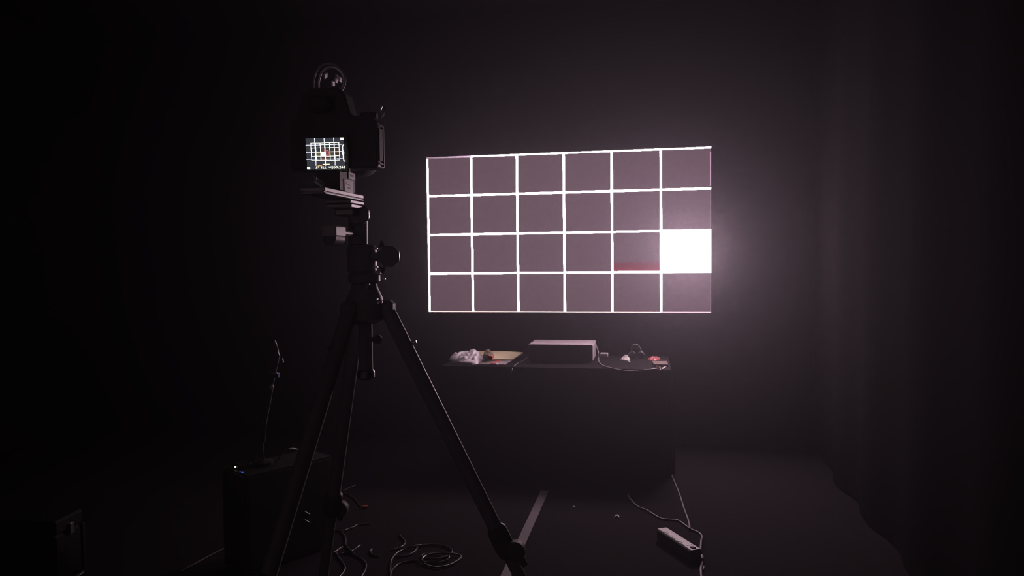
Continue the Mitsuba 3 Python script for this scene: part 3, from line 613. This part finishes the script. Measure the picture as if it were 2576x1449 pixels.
for a in ((.52, .585, .60, .60), (.52, .47, .60, .485), (.585, .47, .60, .60), (.47, .60, .59, .612)):
    glow(s + '__focus_mark', lq(*a, .0006), (.8, .16, .14), .005)
glow(s + '__status_icon', lq(.92, .915, 1.0, .995, .0004), WL, .01)
glow(s + '__status_icon', lq(.005, .01, .085, .085, .0004), WL, .01)
glow(s + '__level_bar', lq(.42, .150, .60, .178, .0004), (2.2, 1.5, .75), .01)
glow(s + '__level_bar', lq(.29, .108, .40, .130, .0004), (1.3, .6, .16), .01)
def readout(text, h, u, v, bold=True, rgb=WL):
    m = meshkit.text_mesh(text, h, .0001, bold)
    ex = (q10 - q00) / np.linalg.norm(q10 - q00); ez = (q01 - q00) / np.linalg.norm(q01 - q00); en = np.cross(ex, ez)
    M = np.eye(4); M[:3, 0], M[:3, 1], M[:3, 2], M[:3, 3] = ex, ez, en, lcd(u, v, .0005)
    m.apply_transform(M); glow(s + '__readout', m, rgb, .01)
readout('1"', .0038, .225, .018); readout('f11', .0038, .375, .018); readout('ISO', .0019, .572, .050); readout('200', .0040, .635, .018); readout('1248', .0040, .785, .018)
br = tube([lcd(.995, .765, .0004), lcd(.965, .74, .0004), lcd(.960, .64, .0004), lcd(.962, .56, .0004), lcd(.945, .51, .0004), lcd(.962, .46, .0004), lcd(.965, .36, .0004), lcd(.972, .28, .0004), lcd(1.0, .25, .0004)], .0007, 6, .002)
glow(s + '__side_scale', br, WL, .01)
glow(s + '__side_scale', lq(.955, .49, 1.0, .53, .0006), WL, .01)
tag(s, 'lit display showing the grid and exposure readings')

# cable loops hanging on the camera's hot shoe
def ring(cx, cz, r, y, a0, a1, ry=.55, n=26):
    a = np.radians(np.linspace(a0, a1, n))
    return [(cx + r * math.cos(t), y + ry * .02 * math.sin(t * .5) + .004 * math.cos(2 * t), cz + r * math.sin(t)) for t in a]
c0 = np.array((-0.5114, 1.1180, 1.6675))
k = 'sync_cable'
obj(k + '__loop', tube(ring(c0[0], c0[2], .0300, 1.112, -60, 230), .0016, 8, .003), 'grip_grey')
obj(k + '__loop', tube(ring(c0[0] + .001, c0[2] + .001, .0245, 1.118, -50, 200), .0016, 8, .003), 'grip_grey')
def fin(name, p, h, L, tilt):
    m = cbox((-.0012, -L / 2, -h / 2), (.0012, L / 2, h / 2), .0004)
    turn(m, (1, 0, 0), tilt); turn(m, (0, 0, 1), 15); m.apply_translation(p); obj(k + name, m, 'sticker_white')
fin('__ribbon', (-0.5008, 1.1300, 1.6777), .0065, .030, 6)
fin('__ribbon', (-0.5027, 1.1280, 1.6732), .0070, .022, 10)
fin('__ribbon', (-0.5068, 1.1260, 1.6678), .0075, .024, 12)
fin('__ribbon', (-0.4969, 1.1320, 1.6751), .0075, .022, 5)
fin('__ribbon', (-0.4900, 1.1320, 1.6759), .0060, .016, 5)
fin('__label_flag', (-0.5215, 1.1300, 1.6817), .0070, .026, 22)
tag(k, 'thin cable looped in rings on top of the camera', 'cable')

# ------------------------------------------------------------------ computer tower and what stands on it
k = 'computer_tower'
t0, t1 = np.array([-1.570, 2.582, 0]), np.array([-1.364, 2.922, 0])
u_ = (t1 - t0)[:2] / np.linalg.norm((t1 - t0)[:2]); n_ = np.array([-u_[1], u_[0]]); TL, TWd = float(np.linalg.norm(t1 - t0)), .172
def tw(a, b, z): return np.array([t0[0] + u_[0] * a + n_[0] * b, t0[1] + u_[1] * a + n_[1] * b, z * .9 + FZ])
def tbox(a0, b0, z0, a1, b1, z1, bev=.003):
    m = cbox((a0, b0, z0 * .9 + FZ), (a1, b1, z1 * .9 + FZ), bev); M = np.eye(4); M[:2, 0], M[:2, 1], M[:2, 3] = u_, n_, t0[:2]; m.apply_transform(M); return m
obj(k + '__case', tbox(0.012, 0, .012, TL, TWd, .450), 'tower_black')
obj(k + '__front_panel', tbox(-.006, .003, .014, .012, TWd - .003, .446, .005), 'case_black')
obj(k + '__side_panel', tbox(.02, -.0022, .03, TL - .01, .001, .435, .001), 'tower_black')
for a in (.05, TL - .05):
    for b in (.03, TWd - .03): obj(k + '__foot', rod(tw(a, b, 0), tw(a, b, .014), .016), 'rubber_black')
for z in (.208, .168):
    obj(k + '__side_latch', turn(tbox(.262, -.006, z - .002, .292, -.001, z + .002, .001), np.r_[n_, 0], 38, tw(.277, 0, z)), 'sticker_white')
glow(k + '__blue_light', trimesh.creation.icosphere(2, .0042).apply_translation(tw(.022, .05, .452)), (.05, .16, .85), .01)
glow(k + '__blue_light', trimesh.creation.icosphere(2, .0030).apply_translation(tw(.020, .065, .452)), (.10, .08, .40), .01)
tag(k, 'black computer tower with small blue lights at the lower left', 'computer tower')
k = 'network_hub'
hb = np.array((-1.6286, 2.6381, 0.5464))
obj(k + '__case', tbox(.030, .095, .450, .085, .150, .472, .004), 'case_black')
hl = np.array((-1.6180, 2.6071, 0.5590))
lamp = tw(.028, .118, .461)
glow(k + '__status_light', trimesh.creation.icosphere(2, .0036).apply_translation(lamp), (2.5, 2.4, 1.7), .01)
tag(k, 'little black hub with one white light on the computer tower', 'network hub')
obj('tower_cable', tube([(-1.5486, 2.8149, 0.5446), (-1.5010, 2.7450, 0.5789), (-1.4858, 2.7540, 0.5969), (-1.4703, 2.7720, 0.6044), (-1.4571, 2.8080, 0.5922), (-1.4454, 2.8440, 0.5646), (-1.4297, 2.8479, 0.5455)], .0036), 'cable_grey')
tag('tower_cable', 'short cable arching above the computer tower', 'cable')
k = 'gooseneck_stand'
b0 = np.array((-1.5815, 2.7503, 0.5410))
obj(k + '__base', lathe(b0, (0, 0, 1), [(.040, 0), (.042, .004), (.042, .012), (.020, .018)], 30), 'tower_black')
YS = float(b0[1])
def gp(px): return np.array(px)
neck = [b0 + [0, 0, .014], (-1.5725, 2.7360, 0.6380), (-1.5579, 2.7360, 0.7209), (-1.5379, 2.7360, 0.8069), (-1.5258, 2.7360, 0.8645), (-1.5156, 2.7360, 0.9137), (-1.5002, 2.7360, 0.9678), (-1.4957, 2.7360, 1.0037), (-1.5068, 2.7360, 1.0491)]
obj(k + '__neck', tube(neck, .006, 10), 'rubber_black')
obj(k + '__sleeve', rod((-1.5725, 2.7360, 0.6380), (-1.5632, 2.7360, 0.7207), .0105), 'tower_black')
obj(k + '__clamp', turn(cbox(np.array((-1.4858, 2.7288, 0.9658)), np.array((-1.4722, 2.7405, 0.9872)), .002), (0, 1, 0), -8, np.array((-1.4782, 2.7315, 0.9769))), 'blue_plastic')
obj(k + '__clamp', cbox(np.array((-1.5330, 2.7288, 0.9048)), np.array((-1.4928, 2.7432, 0.9261)), .002), 'blue_plastic')
obj(k + '__clamp_plate', cbox(np.array((-1.5200, 2.7252, 0.9219)), np.array((-1.4965, 2.7306, 0.9288)), .0006), 'grey_metal')
obj(k + '__clip', rod((-1.4923, 2.7270, 1.0163), (-1.4882, 2.7360, 0.9908), .0022), 'grey_metal')
obj(k + '__clip', rod((-1.5004, 2.7270, 1.0064), (-1.4978, 2.7360, 0.9906), .0022), 'grey_metal')
obj(k + '__knob', lathe((-1.5207, 2.7270, 0.8694), (.3, -1, .1), [(.006, 0), (.010, .003), (.010, .012), (.007, .015)], 20, 6, .1), 'grey_metal')
obj(k + '__tip', lathe((-1.5037, 2.7315, 1.0432), (-.2, -.2, 1), [(.004, 0), (.006, .003), (.006, .014), (.003, .018)], 16), 'grey_metal')
tag(k, 'slim gooseneck stand with blue clamps rising from the computer tower', 'stand')

# ------------------------------------------------------------------ equipment case in the dark corner
k = 'equipment_case'
cA, cB = np.array((-2.0913, 2.2183, 0.4600)), np.array((-2.1030, 2.3635, 0.4600))
cd = (cB - cA)[:2]; cL = float(np.linalg.norm(cd)); cu = cd / cL; cn = np.array([-cu[1], cu[0]])
def kbox(a0, b0, z0, a1, b1, z1, bev=.004):
    m = cbox((a0, b0, z0 * .9 + FZ), (a1, b1, z1 * .9 + FZ), bev); M = np.eye(4); M[:2, 0], M[:2, 1], M[:2, 3] = cu, cn, cA[:2]; m.apply_transform(M); return m
obj(k + '__shell', kbox(0, 0, .0, cL, .30, .30, .008), 'case_black')
obj(k + '__lid', kbox(-.002, -.002, .302, cL + .002, .302, .36, .008), 'case_black')
obj(k + '__latch', kbox(cL * .42, -.012, .285, cL * .58, 0, .33, .002), 'dark_metal')
obj(k + '__corner_trim', kbox(cL - .014, -.006, .0, cL + .006, .014, .30, .003), 'case_black')
obj(k + '__handle', tube([cA + np.r_[cu * cL * .3, -.22] + np.r_[-cn * .002, 0], cA + np.r_[cu * cL * .35 - cn * .03, -.22], cA + np.r_[cu * cL * .65 - cn * .03, -.22], cA + np.r_[cu * cL * .7 - cn * .002, -.22]], .006), 'dark_metal')
tag(k, 'black equipment case barely visible in the dark lower left corner', 'case')
